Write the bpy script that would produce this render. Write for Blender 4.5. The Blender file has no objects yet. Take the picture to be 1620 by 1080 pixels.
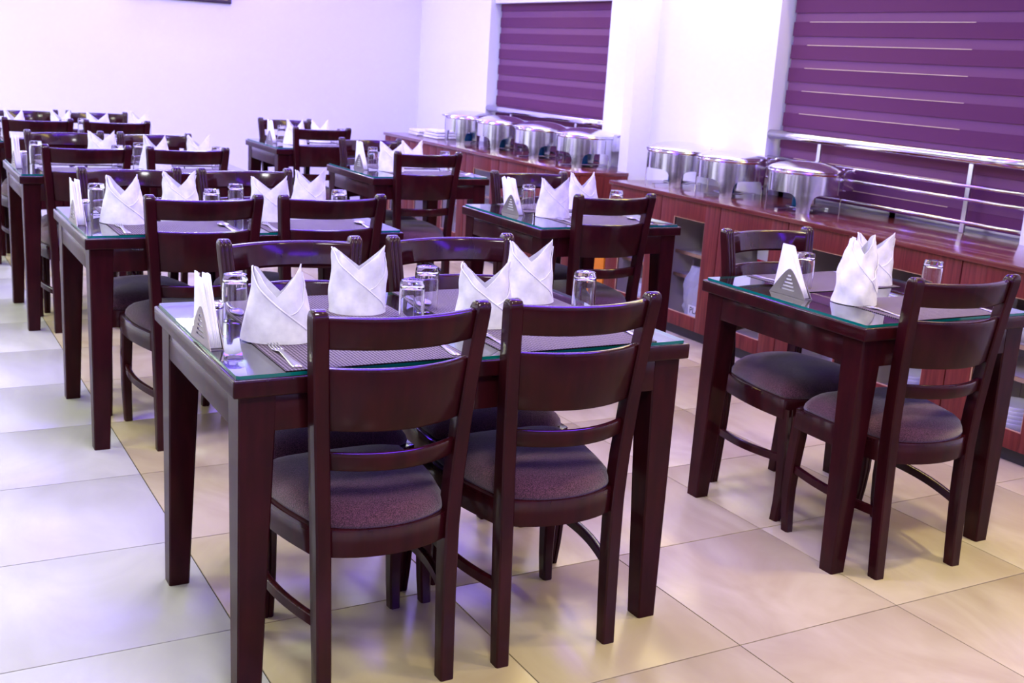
import bpy, bmesh, math, random
from mathutils import Vector, Matrix

random.seed(7)
scene = bpy.context.scene
COL = scene.collection
PI = math.pi

# ------------------------------------------------------------------ camera
F_PX = 1779.4
CAM = Vector((-0.7617, -2.6507, 1.4831))
ROLL, PITCH, YAW = 0.06404, 0.24238, -0.52624
fwd = Vector((-math.sin(YAW) * math.cos(PITCH), math.cos(YAW) * math.cos(PITCH), -math.sin(PITCH)))
rt = Vector((math.cos(YAW), math.sin(YAW), 0))
up = rt.cross(fwd)
rt2 = math.cos(ROLL) * rt + math.sin(ROLL) * up
up2 = -math.sin(ROLL) * rt + math.cos(ROLL) * up
cam_data = bpy.data.cameras.new('camera')
cam_data.sensor_fit = 'HORIZONTAL'
cam_data.sensor_width = 36.0
cam_data.lens = 36.0 * F_PX / 1620.0
cam_data.clip_start = 0.05
cam_data.dof.use_dof = True
cam_data.dof.focus_distance = 3.0
cam_data.dof.aperture_fstop = 7.0
cam = bpy.data.objects.new('camera', cam_data)
R3 = Matrix((rt2, up2, -fwd)).transposed()
cam.matrix_world = Matrix.Translation(CAM) @ R3.to_4x4()
COL.objects.link(cam)
scene.camera = cam

# ------------------------------------------------------------------ colour, world
scene.view_settings.view_transform = 'Standard'
scene.view_settings.look = 'None'
scene.view_settings.gamma = 1.0
scene.view_settings.use_curve_mapping = False
scene.view_settings.exposure = 0.15
scene.cycles.use_denoising = True
scene.cycles.max_bounces = 10
scene.cycles.transparent_max_bounces = 16
scene.cycles.sample_clamp_indirect = 6.0
scene.cycles.blur_glossy = 0.3
world = bpy.data.worlds.new('world')
scene.world = world
world.use_nodes = True
world.node_tree.nodes['Background'].inputs[0].default_value = (0.25, 0.2, 0.5, 1)
world.node_tree.nodes['Background'].inputs[1].default_value = 0.05

# ------------------------------------------------------------------ ceiling lights
CEIL = 2.9
XL_ROOM = -3.4


def area(name, x, y, sx, sy, power, color, z=CEIL - 0.03, rot=(0, 0, 0), spread=PI):
    d = bpy.data.lights.new(name, 'AREA')
    d.shape = 'RECTANGLE'
    d.size, d.size_y = sx, sy
    d.energy = power
    d.color = color
    d.spread = spread
    o = bpy.data.objects.new(name, d)
    o.location = (x, y, z)
    o.rotation_euler = rot
    COL.objects.link(o)
    return o


VIOLET = (0.12, 0.02, 1.0)
LILAC = (0.91, 0.98, 0.76)
WARM = (1.0, 0.86, 0.46)
SOFT_FILL = (0.97, 0.95, 0.98)
UP = (PI, 0, 0)
# violet LED strips: on the ceiling, along the top of the window wall and far wall, and in the window heads
for y in (0.3, 2.3, 4.3, 6.2):
    area('led_strip', 1.3, y, 3.0, 0.30, 80, VIOLET)
area('led_strip', 3.72, 5.4, 0.05, 3.4, 24, VIOLET, 2.80, (0, PI / 4, 0))
area('led_strip', 2.2, 7.25, 3.0, 0.04, 24, VIOLET, 2.80, (-PI / 4, 0, 0))
area('led_strip', 3.90, 1.58, 0.03, 1.70, 8, VIOLET, 2.085)
area('led_strip', 3.90, 5.11, 0.03, 1.70, 8, VIOLET, 2.085)
area('led_strip', 3.60, -4.6, 0.45, 3.4, 46, VIOLET, 2.5, (0, PI / 3, 0))  # unseen wide violet panel, added for lavender reflections on the chair backs
area('led_strip', 1.2, -7.1, 3.6, 0.45, 46, VIOLET, 2.5, (PI / 3, 0, 0))  # second unseen violet panel added behind the camera for those reflections
# tube light on the far wall, cool white panels over the aisle
area('tube_light', 1.45, 7.30, 0.60, 0.06, 16, LILAC, 2.56, (-PI / 3, 0, 0))
area('cove_light', 0.4, 7.25, 6.0, 0.06, 50, LILAC, 2.62, UP)
for y, p in ((1.2, 32), (3.6, 48), (6.0, 54)):
    area('ceiling_panel', -1.8, y, 0.6, 0.6, p, LILAC)
for y in (2.4, 4.9):
    area('ceiling_panel', 1.5, y, 0.5, 0.5, 26, LILAC)
area('window_wash', 3.35, 3.2, 0.12, 4.6, 26, LILAC)
# warm lamps over the window side and the front of the room
area('warm_strip', 3.70, 1.9, 0.14, 3.2, 26, (1.0, 0.74, 0.14), 2.78, (0, PI / 4, 0))
for x, y, p in ((2.5, -0.9, 14), (1.4, -1.1, 8), (3.05, 4.9, 4), (3.3, -5.4, 10), (2.2, -6.9, 10)):
    area('downlight', x, y, 0.14, 0.14, p, WARM, spread=1.9)
area('ceiling_panel', -0.3, -2.2, 0.6, 0.6, 64, SOFT_FILL)  # unseen key panel added near the camera to brighten the napkin fronts
area('ceiling_panel', 0.2, 0.5, 0.5, 0.5, 26, SOFT_FILL)  # unseen fill panel added to brighten napkins on the second row

# ------------------------------------------------------------------ materials
MATS = {}


def principled(name, base, rough=0.5, metal=0.0, spec=0.5, coat=0.0, coat_r=0.1, trans=0.0, ior=1.5, sheen=0.0):
    m = bpy.data.materials.new(name)
    m.use_nodes = True
    b = m.node_tree.nodes['Principled BSDF']
    b.inputs['Base Color'].default_value = (*base, 1)
    b.inputs['Roughness'].default_value = rough
    b.inputs['Metallic'].default_value = metal
    b.inputs['Specular IOR Level'].default_value = spec
    b.inputs['Coat Weight'].default_value = coat
    b.inputs['Coat Roughness'].default_value = coat_r
    b.inputs['Transmission Weight'].default_value = trans
    b.inputs['IOR'].default_value = ior
    b.inputs['Sheen Weight'].default_value = sheen
    MATS[name] = m
    return m


def nodes(m):
    return m.node_tree.nodes, m.node_tree.links, m.node_tree.nodes['Principled BSDF']


def add_noise_color(m, c1, c2, scale=(1, 1, 1), nscale=5.0, detail=4.0, lo=0.3, hi=0.7, dist=0.0, rand=False, bump=0.0):
    N, L, b = nodes(m)
    tc = N.new('ShaderNodeTexCoord')
    mp = N.new('ShaderNodeMapping')
    mp.inputs['Scale'].default_value = scale
    L.new(tc.outputs['Object'], mp.inputs['Vector'])
    if rand:
        oi = N.new('ShaderNodeObjectInfo')
        mul = N.new('ShaderNodeMath'); mul.operation = 'MULTIPLY'; mul.inputs[1].default_value = 57.0
        L.new(oi.outputs['Random'], mul.inputs[0])
        cmb = N.new('ShaderNodeCombineXYZ')
        for k in range(3):
            L.new(mul.outputs[0], cmb.inputs[k])
        L.new(cmb.outputs[0], mp.inputs['Location'])
    nz = N.new('ShaderNodeTexNoise')
    nz.inputs['Scale'].default_value = nscale
    nz.inputs['Detail'].default_value = detail
    nz.inputs['Distortion'].default_value = dist
    L.new(mp.outputs[0], nz.inputs['Vector'])
    rp = N.new('ShaderNodeValToRGB')
    rp.color_ramp.elements[0].position = lo
    rp.color_ramp.elements[1].position = hi
    rp.color_ramp.elements[0].color = (*c1, 1)
    rp.color_ramp.elements[1].color = (*c2, 1)
    L.new(nz.outputs['Fac'], rp.inputs[0])
    L.new(rp.outputs[0], b.inputs['Base Color'])
    if bump:
        bp = N.new('ShaderNodeBump')
        bp.inputs['Strength'].default_value = bump
        bp.inputs['Distance'].default_value = 0.002
        L.new(nz.outputs['Fac'], bp.inputs['Height'])
        L.new(bp.outputs[0], b.inputs['Normal'])
    return m


# espresso stained, lacquered wood
add_noise_color(principled('espresso', (0.03, 0.008, 0.009), 0.5, spec=0.06, coat=0.40, coat_r=0.12),
                (0.018, 0.0014, 0.0030), (0.036, 0.0028, 0.0050), (3, 3, 0.6), 9, 5)
# extra coat on upward-tilted faces, added to make the violet glints show
N, L, b = nodes(MATS['espresso'])
geo = N.new('ShaderNodeNewGeometry')
sep = N.new('ShaderNodeSeparateXYZ')
L.new(geo.outputs['Normal'], sep.inputs[0])
mr = N.new('ShaderNodeMapRange')
mr.inputs['From Min'].default_value = 0.01
mr.inputs['From Max'].default_value = 0.12
mr.inputs['To Min'].default_value = 0.22
mr.inputs['To Max'].default_value = 1.0
L.new(sep.outputs['Z'], mr.inputs['Value'])
L.new(mr.outputs[0], b.inputs['Coat Weight'])
# seat cloth
m = principled('seat_cloth', (0.05, 0.03, 0.035), 0.95, spec=0.1, sheen=0.5)
add_noise_color(m, (0.030, 0.009, 0.017), (0.185, 0.066, 0.108), (1, 1, 1), 420, 2, 0.35, 0.75, bump=0.8)
# floor tiles
m = principled('tile_beige', (0.6, 0.5, 0.4), 0.27, spec=0.5)
add_noise_color(m, (0.45, 0.36, 0.185), (0.585, 0.50, 0.285), (1, 0.6, 1), 2.6, 5, 0.3, 0.72, 1.6, rand=True)
m = principled('tile_pale', (0.68, 0.64, 0.60), 0.27, spec=0.5)
add_noise_color(m, (0.48, 0.47, 0.38), (0.59, 0.58, 0.48), (1, 0.6, 1), 2.6, 5, 0.3, 0.72, 1.6, rand=True)
principled('grout', (0.035, 0.024, 0.022), 0.9)
principled('white_wall', (0.80, 0.81, 0.82), 0.75, spec=0.2)
principled('ceiling_paint', (0.8, 0.79, 0.8), 0.85, spec=0.1)
# counter laminate
add_noise_color(principled('laminate', (0.2, 0.05, 0.04), 0.45, spec=0.2, coat=0.08, coat_r=0.2),
                (0.095, 0.012, 0.011), (0.200, 0.034, 0.024), (14, 14, 0.9), 4, 4, 0.3, 0.72)
add_noise_color(principled('laminate_top', (0.2, 0.05, 0.04), 0.17, coat=0.5, coat_r=0.1),
                (0.10, 0.018, 0.014), (0.185, 0.040, 0.028), (14, 1.0, 14), 4, 4, 0.3, 0.72)
principled('cabinet_inside', (0.70, 0.62, 0.56), 0.6)
principled('shelf_edge', (0.55, 0.32, 0.18), 0.5)
principled('steel', (0.80, 0.79, 0.80), 0.17, metal=1.0)
principled('steel_satin', (0.62, 0.60, 0.60), 0.28, metal=1.0)
principled('steel_holder', (0.34, 0.30, 0.29), 0.42, metal=1.0)
principled('dark_plastic', (0.02, 0.015, 0.02), 0.35)
principled('fuel_blue', (0.0, 0.12, 0.32), 0.3)
principled('orange_plastic', (0.75, 0.24, 0.01), 0.4)
principled('red_card', (0.55, 0.01, 0.03), 0.5)
principled('white_card', (0.8, 0.78, 0.78), 0.6)
principled('porcelain', (0.82, 0.80, 0.80), 0.2)
principled('ink', (0.03, 0.03, 0.05), 0.7)
principled('picture_wood', (0.03, 0.012, 0.02), 0.4)
principled('picture_mat', (0.75, 0.62, 0.12), 0.6)
principled('picture_print', (0.45, 0.25, 0.12), 0.6)
add_noise_color(principled('linen', (0.85, 0.84, 0.86), 0.9, spec=0.1, sheen=0.2),
                (0.78, 0.77, 0.80), (0.88, 0.87, 0.89), (1, 1, 1), 60, 3, bump=0.25)
principled('paper', (0.88, 0.87, 0.87), 0.9, spec=0.1)
m = principled('plastic_bag', (0.7, 0.68, 0.75), 0.25, trans=0.35)
principled('blind_opaque', (0.116, 0.034, 0.082), 0.85, spec=0.15)
principled('blind_sheer', (0.175, 0.072, 0.132), 0.8, spec=0.15)
principled('blind_glint', (0.62, 0.48, 0.28), 0.4)  # pale yellow that paints the light glinting at the blind's gaps
principled('window_dark', (0.03, 0.025, 0.04), 0.15)
principled('glass_edge', (0.0, 0.16, 0.13), 0.12, spec=0.6)
m = principled('tumbler_glass', (1, 1, 1), 0.0, trans=1.0, ior=1.47)


def thin_glass(name, tint):
    m = bpy.data.materials.new(name)
    m.use_nodes = True
    N, L = m.node_tree.nodes, m.node_tree.links
    N.clear()
    out = N.new('ShaderNodeOutputMaterial')
    mix = N.new('ShaderNodeMixShader')
    tr = N.new('ShaderNodeBsdfTransparent')
    tr.inputs[0].default_value = (*tint, 1)
    gl = N.new('ShaderNodeBsdfGlossy')
    gl.inputs['Roughness'].default_value = 0.01
    fr = N.new('ShaderNodeFresnel')
    fr.inputs['IOR'].default_value = 1.6 if name == 'sheet_glass' else 1.45
    geo = N.new('ShaderNodeNewGeometry')
    front = N.new('ShaderNodeMath'); front.operation = 'SUBTRACT'; front.inputs[0].default_value = 1.0
    L.new(geo.outputs['Backfacing'], front.inputs[1])
    both = N.new('ShaderNodeMath'); both.operation = 'MULTIPLY'; both.use_clamp = True
    gain = N.new('ShaderNodeMath'); gain.operation = 'MULTIPLY'; gain.inputs[1].default_value = 1.6
    L.new(fr.outputs[0], gain.inputs[0])
    L.new(gain.outputs[0], both.inputs[0])
    L.new(front.outputs[0], both.inputs[1])
    L.new(both.outputs[0], mix.inputs[0])
    L.new(tr.outputs[0], mix.inputs[1])
    L.new(gl.outputs[0], mix.inputs[2])
    L.new(mix.outputs[0], out.inputs[0])
    MATS[name] = m
    return m


thin_glass('sheet_glass', (0.90, 0.97, 0.94))
thin_glass('pane_glass', (0.93, 0.94, 0.95))

# woven placemat: two threads in a fine check, with relief
m = principled('woven_mat', (0.2, 0.18, 0.2), 0.7, spec=0.2)
N, L, b = nodes(m)
tc = N.new('ShaderNodeTexCoord')
mp = N.new('ShaderNodeMapping')
mp.inputs['Rotation'].default_value = (0, 0, PI / 4)
L.new(tc.outputs['Object'], mp.inputs['Vector'])
ck = N.new('ShaderNodeTexChecker')
ck.inputs['Scale'].default_value = 165.0
ck.inputs['Color1'].default_value = (0.020, 0.013, 0.016, 1)
ck.inputs['Color2'].default_value = (0.24, 0.19, 0.19, 1)
L.new(mp.outputs[0], ck.inputs['Vector'])
L.new(ck.outputs['Color'], b.inputs['Base Color'])


# ------------------------------------------------------------------ mesh helpers
class MB:
    """Collects vertices and faces of one mesh."""

    def __init__(self):
        self.v, self.f, self.mi, self.sm = [], [], [], []

    def face(self, idx, mi=0, smooth=False):
        self.f.append(idx); self.mi.append(mi); self.sm.append(smooth)

    def box(self, x0, x1, y0, y1, z0, z1, mi=0):
        n = len(self.v)
        self.v += [(x, y, z) for z in (z0, z1) for y in (y0, y1) for x in (x0, x1)]
        for q in ((0, 2, 3, 1), (4, 5, 7, 6), (0, 1, 5, 4), (2, 6, 7, 3), (0, 4, 6, 2), (1, 3, 7, 5)):
            self.face([n + k for k in q], mi)
        return self

    def loft(self, rings, mi=0, smooth=True, close=True, caps=(True, True)):
        """rings: lists of points, all of one length; joined in order."""
        n = len(self.v)
        k = len(rings[0])
        for r in rings:
            self.v += [tuple(p) for p in r]
        for a in range(len(rings) - 1):
            for c in range(k if close else k - 1):
                d = (c + 1) % k
                self.face([n + a * k + c, n + a * k + d, n + (a + 1) * k + d, n + (a + 1) * k + c], mi, smooth)
        if caps[0]:
            self.face([n + c for c in reversed(range(k))], mi)
        if caps[1]:
            self.face([n + (len(rings) - 1) * k + c for c in range(k)], mi)
        return self

    def lathe(self, prof, seg=24, c=(0, 0, 0), mi=0, smooth=True, caps=(True, True)):
        rings = []
        for r, z in prof:
            rings.append([(c[0] + r * math.cos(2 * PI * k / seg), c[1] + r * math.sin(2 * PI * k / seg), c[2] + z) for k in range(seg)])
        return self.loft(rings, mi, smooth, True, caps)

    def tube(self, pts, r, seg=10, mi=0):
        rings = []
        pts = [Vector(p) for p in pts]
        for i, p in enumerate(pts):
            d = (pts[min(i + 1, len(pts) - 1)] - pts[max(i - 1, 0)]).normalized()
            s = d.cross(Vector((0, 0, 1)))
            if s.length < 1e-4:
                s = Vector((1, 0, 0))
            s.normalize()
            t = s.cross(d)
            rings.append([p + r * (math.cos(2 * PI * k / seg) * s + math.sin(2 * PI * k / seg) * t) for k in range(seg)])
        return self.loft(rings, mi)

    def prism(self, poly, z0, z1, mi=0, smooth=False):
        return self.loft([[(x, y, z0) for x, y in poly], [(x, y, z1) for x, y in poly]], mi, smooth)

    def mesh(self, name, mats, bevel=0.0, seg=2, angle=None):
        me = bpy.data.meshes.new(name)
        me.from_pydata(self.v, [], self.f)
        for mt in ([mats] if isinstance(mats, str) else mats):
            me.materials.append(MATS[mt])
        for p, mi, s in zip(me.polygons, self.mi, self.sm):
            p.material_index = mi
            p.use_smooth = s
        bm = bmesh.new()
        bm.from_mesh(me)
        bmesh.ops.recalc_face_normals(bm, faces=bm.faces)
        if bevel:
            lim = 0.6 if angle is None else angle
            es = [e for e in bm.edges if len(e.link_faces) == 2 and e.calc_face_angle(0) > lim]
            bmesh.ops.bevel(bm, geom=es, offset=bevel, segments=seg, profile=0.6, affect='EDGES', clamp_overlap=True)
            for f in bm.faces:
                f.smooth = True
        bm.to_mesh(me)
        bm.free()
        if bevel:
            me.set_sharp_from_angle(angle=0.9)
        return me


def link(name, me, parent=None, loc=(0, 0, 0), rz=0.0, label=None):
    o = bpy.data.objects.new(name, me)
    COL.objects.link(o)
    o.location = loc
    if rz:
        o.rotation_euler = (0, 0, rz)
    if parent:
        o.parent = parent
    if label:
        o['label'] = label
    return o


def tag(o, label, cat, group=None):
    o['label'] = label
    o['category'] = cat
    if group:
        o['group'] = group
    return o


def thing(name, label, cat, loc=(0, 0, 0), rz=0.0, group=None):
    o = link(name, None, None, loc, rz)
    o.empty_display_size = 0.1
    return tag(o, label, cat, group)


def struct(name, me, parent=None, loc=(0, 0, 0)):
    o = link(name, me, parent, loc)
    if parent is None:
        o['kind'] = 'structure'
    return o


def box_mesh(name, x0, x1, y0, y1, z0, z1, mat, bevel=0.0):
    return MB().box(x0, x1, y0, y1, z0, z1).mesh(name, mat, bevel)


# ------------------------------------------------------------------ the room
XL, XR = -3.4, 3.86          # left wall, window wall (inner faces)
YB, YF = -7.4, 7.39          # wall behind the camera, far wall
XO = 4.10                    # outer side of the window wall

floor = struct('floor', box_mesh('floor', XL - 0.1, XO, YB - 0.1, YF + 0.1, -0.10, -0.004, 'grout'))
T = 0.6
tile_me = {}
for mat in ('tile_beige', 'tile_pale'):
    tile_me[mat] = box_mesh('tile_' + mat, 0.0018, T - 0.0018, 0.0018, T - 0.0018, -0.012, 0.0, mat, 0.0010)
for i in range(-6, 7):
    for j in range(-8, 13):
        x, y = i * T, j * T
        if x < XL - 0.3 or x > XR or y > YF or y < -4.9:
            continue
        link('tile', tile_me['tile_pale' if i < 0 else 'tile_beige'], floor, (x, y, 0))

struct('ceiling', box_mesh('ceiling', XL - 0.1, XO, YB - 0.1, YF + 0.1, CEIL, CEIL + 0.1, 'ceiling_paint'))
struct('wall_far', box_mesh('wall_far', XL - 0.1, XO, YF, YF + 0.1, -0.1, CEIL, 'white_wall'))
struct('wall_near', box_mesh('wall_near', XL - 0.1, XO, YB - 0.1, YB, -0.1, CEIL, 'white_wall'))
struct('wall_left', box_mesh('wall_left', XL - 0.1, XL, YB, YF, -0.1, CEIL, 'white_wall'))
W1 = (4.21, 6.01)
W2 = (0.69, 2.474)
SILL, HEAD = 0.80, 2.10
wb = MB()
for a, c in ((YB, W2[0]), (W2[1], W1[0]), (W1[1], YF)):
    wb.box(XR, XO, a, c, -0.1, CEIL)
for a, c in (W1, W2):
    wb.box(XR, XO, a, c, -0.1, SILL)
    wb.box(XR, XO, a, c, HEAD, CEIL)
wall_r = struct('wall_right', wb.mesh('wall_right', 'white_wall'))
struct('wall_pilaster', box_mesh('wall_pilaster', 3.69, XR + 0.02, 3.625, 3.73, 0.0, CEIL, 'white_wall', 0.004))
for n, (a, c) in enumerate((W1, W2)):
    wn = struct('window_%d' % (n + 1), MB().box(4.03, 4.08, a, c, SILL, HEAD).mesh('window_back', 'window_dark'))
    fb = MB()
    mid = (a + c) / 2
    for y0, y1 in ((a, a + 0.05), (mid - 0.025, mid + 0.025), (c - 0.05, c)):
        fb.box(4.0, 4.035, y0, y1, SILL, HEAD)
    fb.box(4.0, 4.035, a, c, SILL, SILL + 0.05)
    fb.box(4.0, 4.035, a, c, HEAD - 0.05, HEAD)
    link('window_frame', fb.mesh('window_frame', 'steel_satin', 0.004), wn)

# ------------------------------------------------------------------ zebra blinds
def blind(a, c, top_band, z_head, lab, threads=None):  # threads: y span of the painted glint lines
    o = thing('zebra_blind', lab, 'blind', (3.95, (a + c) / 2, SILL))
    w = (c - a) / 2 - 0.03
    link('head_box', box_mesh('head_box', -0.06, 0.03, -w - 0.02, w + 0.02, z_head - SILL, HEAD - SILL - 0.002, 'white_card', 0.006), o)
    P, D = 0.128, 0.077
    tops = []
    z = top_band
    while z < z_head:
        z += P
    dark = MB().box(-0.004, 0.0, -w - 0.004, w + 0.004, -D, 0).mesh('opaque_band', 'blind_opaque')
    sheer = MB().box(0.002, 0.005, -w, w, -(P - D), 0).mesh('sheer_band', 'blind_sheer')
    glint = MB().box(-0.0055, -0.0015, 0, 1, -0.0015, 0.002).mesh('gap_glint', 'blind_glint')  # glint of light at a band edge, painted as a thin line
    while z > SILL + 0.03:
        zt = min(z, z_head)
        h = zt - (z - D)
        if h > 0.01:
            if h < D - 1e-4 or z - D < SILL + 0.005:
                me = MB().box(-0.004, 0.0, -w - 0.004, w + 0.004, -(zt - max(z - D, SILL + 0.004)), 0).mesh('opaque_band', 'blind_opaque')
            else:
                me = dark
            link('opaque_band', me, o, (0, 0, zt - SILL))
        if threads and z < z_head:
            t = link('gap_glint', glint, o, (0, threads[0] - (a + c) / 2, z - SILL))
            t.scale = (1, threads[1] - threads[0], 1)
        zs = z - D
        if zs - (P - D) > SILL and zs <= z_head:
            link('sheer_band', sheer, o, (0, 0, zs - SILL))
        z -= P
    return o


blind(W1[0], W1[1], 1.844, 1.955, 'plum zebra roller blind in the window behind the row of four chafing dishes')
blind(W2[0], W2[1], 1.812, 2.04, 'plum zebra roller blind in the window above the long steel railing', (1.19, 2.32))

# ------------------------------------------------------------------ railings in front of the windows
def railing(a, c, x, z_top, bars, posts, lab):
    o = thing('window_railing', lab, 'railing', (x, (a + c) / 2, 0.8125))
    y0, y1 = a - (a + c) / 2, c - (a + c) / 2
    zb = 0.8125
    link('handrail', MB().tube([(0, y0 + 0.002, z_top - zb), (0, y0 + 0.3, z_top - zb), (0, y1 - 0.3, z_top - zb), (0, y1 - 0.002, z_top - zb)], 0.026, 20).mesh('handrail', 'steel'), o)
    for z in bars:
        link('bar', MB().tube([(0, y0 + 0.002, z - zb), (0, y1 - 0.002, z - zb)], 0.009, 10).mesh('bar', 'steel'), o)
    for y in posts:
        link('post', box_mesh('post', -0.006, 0.006, -0.013, 0.013, 0.001, z_top - zb - 0.02, 'steel_satin', 0.002), o, (0.0, y - (a + c) / 2, 0))
    return o


railing(W2[0], W2[1], 3.885, 1.172, (1.039, 0.975, 0.864), (1.035, 2.06), 'steel railing with round handrail across the window beside three chafing dishes')
railing(W1[0], W1[1], 3.885, 1.095, (0.97, 0.91), (4.6, 5.6), 'steel handrail across the window behind the row of four chafing dishes')

# ------------------------------------------------------------------ sideboards: cabinets and worktops
CX = 3.275
P = 0.534
CB = 3.80                    # cabinet back
ZT = 0.7885
door_frame = MB()
for y0, y1, z0, z1 in ((0.003, 0.125, 0.06, ZT), (P - 0.125, P - 0.003, 0.06, ZT), (0.125, P - 0.125, 0.06, 0.138), (0.125, P - 0.125, 0.685, ZT)):
    door_frame.box(0, 0.02, y0, y1, z0, z1)
door_me = door_frame.mesh('door', 'laminate', 0.0015)
pane_me = box_mesh('pane', 0.009, 0.013, 0.125, P - 0.125, 0.138, 0.685, 'pane_glass')
bead = MB()
for y0, y1, z0, z1 in ((0.125, 0.129, 0.138, 0.685), (P - 0.129, P - 0.125, 0.138, 0.685), (0.129, P - 0.129, 0.138, 0.142), (0.129, P - 0.129, 0.681, 0.685)):
    bead.box(0.003, 0.008, y0, y1, z0, z1)
bead_me = bead.mesh('pane_bead', 'shelf_edge')


def cabinet(y0, ndoors, lab, x_back=CB):
    o = thing('sideboard_cabinet', lab, 'cabinet', (CX, y0, 0), group='sideboard cabinets')
    w = P * ndoors
    d = x_back - CX
    bd = MB()
    bd.box(0.021, d, 0.001, 0.02, 0.06, ZT)
    bd.box(0.021, d, w - 0.02, w - 0.001, 0.06, ZT)
    bd.box(0.021, d, 0.02, w - 0.02, 0.06, 0.08)
    bd.box(d - 0.012, d, 0.02, w - 0.02, 0.08, ZT)
    for k in range(1, ndoors):
        bd.box(0.021, d - 0.012, P * k - 0.009, P * k + 0.009, 0.08, ZT)
    body = link('body', bd.mesh('body', ['laminate']), o)
    for k in range(ndoors):
        for yy in (P * k + 0.0205, P * (k + 1) - 0.0225):
            link('side_lining', box_mesh('side_lining', 0.024, d - 0.017, yy, yy + 0.002, 0.081, ZT - 0.001, 'cabinet_inside'), o)
        link('floor_lining', box_mesh('floor_lining', 0.024, d - 0.017, P * k + 0.023, P * (k + 1) - 0.023, 0.0802, 0.0808, 'cabinet_inside'), o)
    link('plinth', box_mesh('plinth', 0.03, d - 0.03, 0.002, w - 0.002, 0.0, 0.058, 'dark_plastic'), o)
    for k in range(ndoors):
        dr = link('door', door_me, o, (0, P * k, 0))
        link('pane', pane_me, dr)
        link('pane_bead', bead_me, dr)
        ya, yb = P * k + 0.0232, P * (k + 1) - 0.0232
        link('back_lining', box_mesh('back_lining', d - 0.016, d - 0.013, ya, yb, 0.081, ZT - 0.001, 'cabinet_inside'), o)
        for zs in (0.315, 0.452):
            link('shelf', MB().box(0.115, 0.127, ya, yb, zs, zs + 0.018, 1).box(0.127, d - 0.017, ya, yb, zs, zs + 0.018, 0).mesh('shelf', ['cabinet_inside', 'shelf_edge']), o)
    return o


NEAR0 = -0.014
FAR0 = 3.586
near_names = ['nearest cabinet of the sideboard below the long railing',
              'middle cabinet of the sideboard below the long railing',
              'end cabinet of the long-railing sideboard, next to the gap by the pilaster']
for k in range(3):
    cabinet(NEAR0 + 2 * P * k, 2, 'red-brown glass-door ' + near_names[k])
far_names = ['end cabinet of the rear sideboard, next to the pilaster gap',
             'middle cabinet of the rear sideboard under the chafing dishes',
             'farthest cabinet of the rear sideboard, under the folded cloths']
for k in range(3):
    cabinet(FAR0 + 2 * P * k, 2, 'red-brown glass-door ' + far_names[k], 3.68 if k == 0 else CB)
WZ0, WZ1 = 0.789, 0.8125
tag(link('worktop', MB().prism([(3.258, NEAR0), (3.945, NEAR0 + 0.71), (3.945, W2[1] - 0.002), (3.855, W2[1] - 0.002), (3.855, 3.19), (3.258, 3.19)][:1]
    + [(3.855, NEAR0), (3.855, W2[0] + 0.002), (3.945, W2[0] + 0.002), (3.945, W2[1] - 0.002), (3.855, W2[1] - 0.002), (3.855, 3.19), (3.258, 3.19)], WZ0, WZ1).mesh('worktop', 'laminate_top', 0.003)),
    'glossy red-brown worktop of the sideboard carrying three chafing dishes', 'worktop')
tag(link('worktop', MB().prism([(3.258, FAR0), (3.685, FAR0), (3.685, 3.735), (3.855, 3.735), (3.855, W1[0] + 0.002), (3.945, W1[0] + 0.002), (3.945, W1[1] - 0.002), (3.855, W1[1] - 0.002),
    (3.855, FAR0 + 6 * P), (3.258, FAR0 + 6 * P)], WZ0, WZ1).mesh('worktop', 'laminate_top', 0.003)),
    'glossy red-brown worktop of the rear sideboard carrying four chafing dishes', 'worktop')

# ------------------------------------------------------------------ chairs
def post_section(w, d, seg=5):
    """Closed section: flat back and sides, three reeds on the front face (+y)."""
    pts = [(-w / 2, d / 2 - 0.004), (-w / 2, -d / 2 + 0.004), (-w / 2 + 0.004, -d / 2), (w / 2 - 0.004, -d / 2), (w / 2, -d / 2 + 0.004), (w / 2, d / 2 - 0.004)]
    r = w / 6
    for c in (w / 3, 0, -w / 3):
        for k in range(seg):
            a = PI * (0.12 + 0.76 * k / (seg - 1))
            pts.append((c + r * math.cos(a), d / 2 - 0.004 + 0.9 * r * math.sin(a)))
    return pts


def rear_leg_mesh(s):
    path = [(0.160, -0.207, 0.0, 0.8), (0.160, -0.200, 0.10, 0.88), (0.161, -0.190, 0.25, 1.0), (0.163, -0.184, 0.40, 1.05), (0.168, -0.186, 0.52, 1.0),
            (0.177, -0.196, 0.68, 0.95), (0.188, -0.212, 0.84, 0.9), (0.1945, -0.2235, 0.925, 0.9), (0.1955, -0.2255, 0.941, 0.86), (0.196, -0.227, 0.951, 0.68), (0.196, -0.228, 0.956, 0.36)]
    rings = []
    for x, y, z, k in path:
        sec = post_section(0.037 if z < 0.93 else 0.037 * (0.6 + 0.4 * k / 0.9), 0.046 * k)
        rings.append([(s * (x + px), y + py, z) for px, py in sec])
    me = MB().loft(rings).mesh('rear_leg', 'espresso')
    me.set_sharp_from_angle(angle=0.75)
    return me


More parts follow.
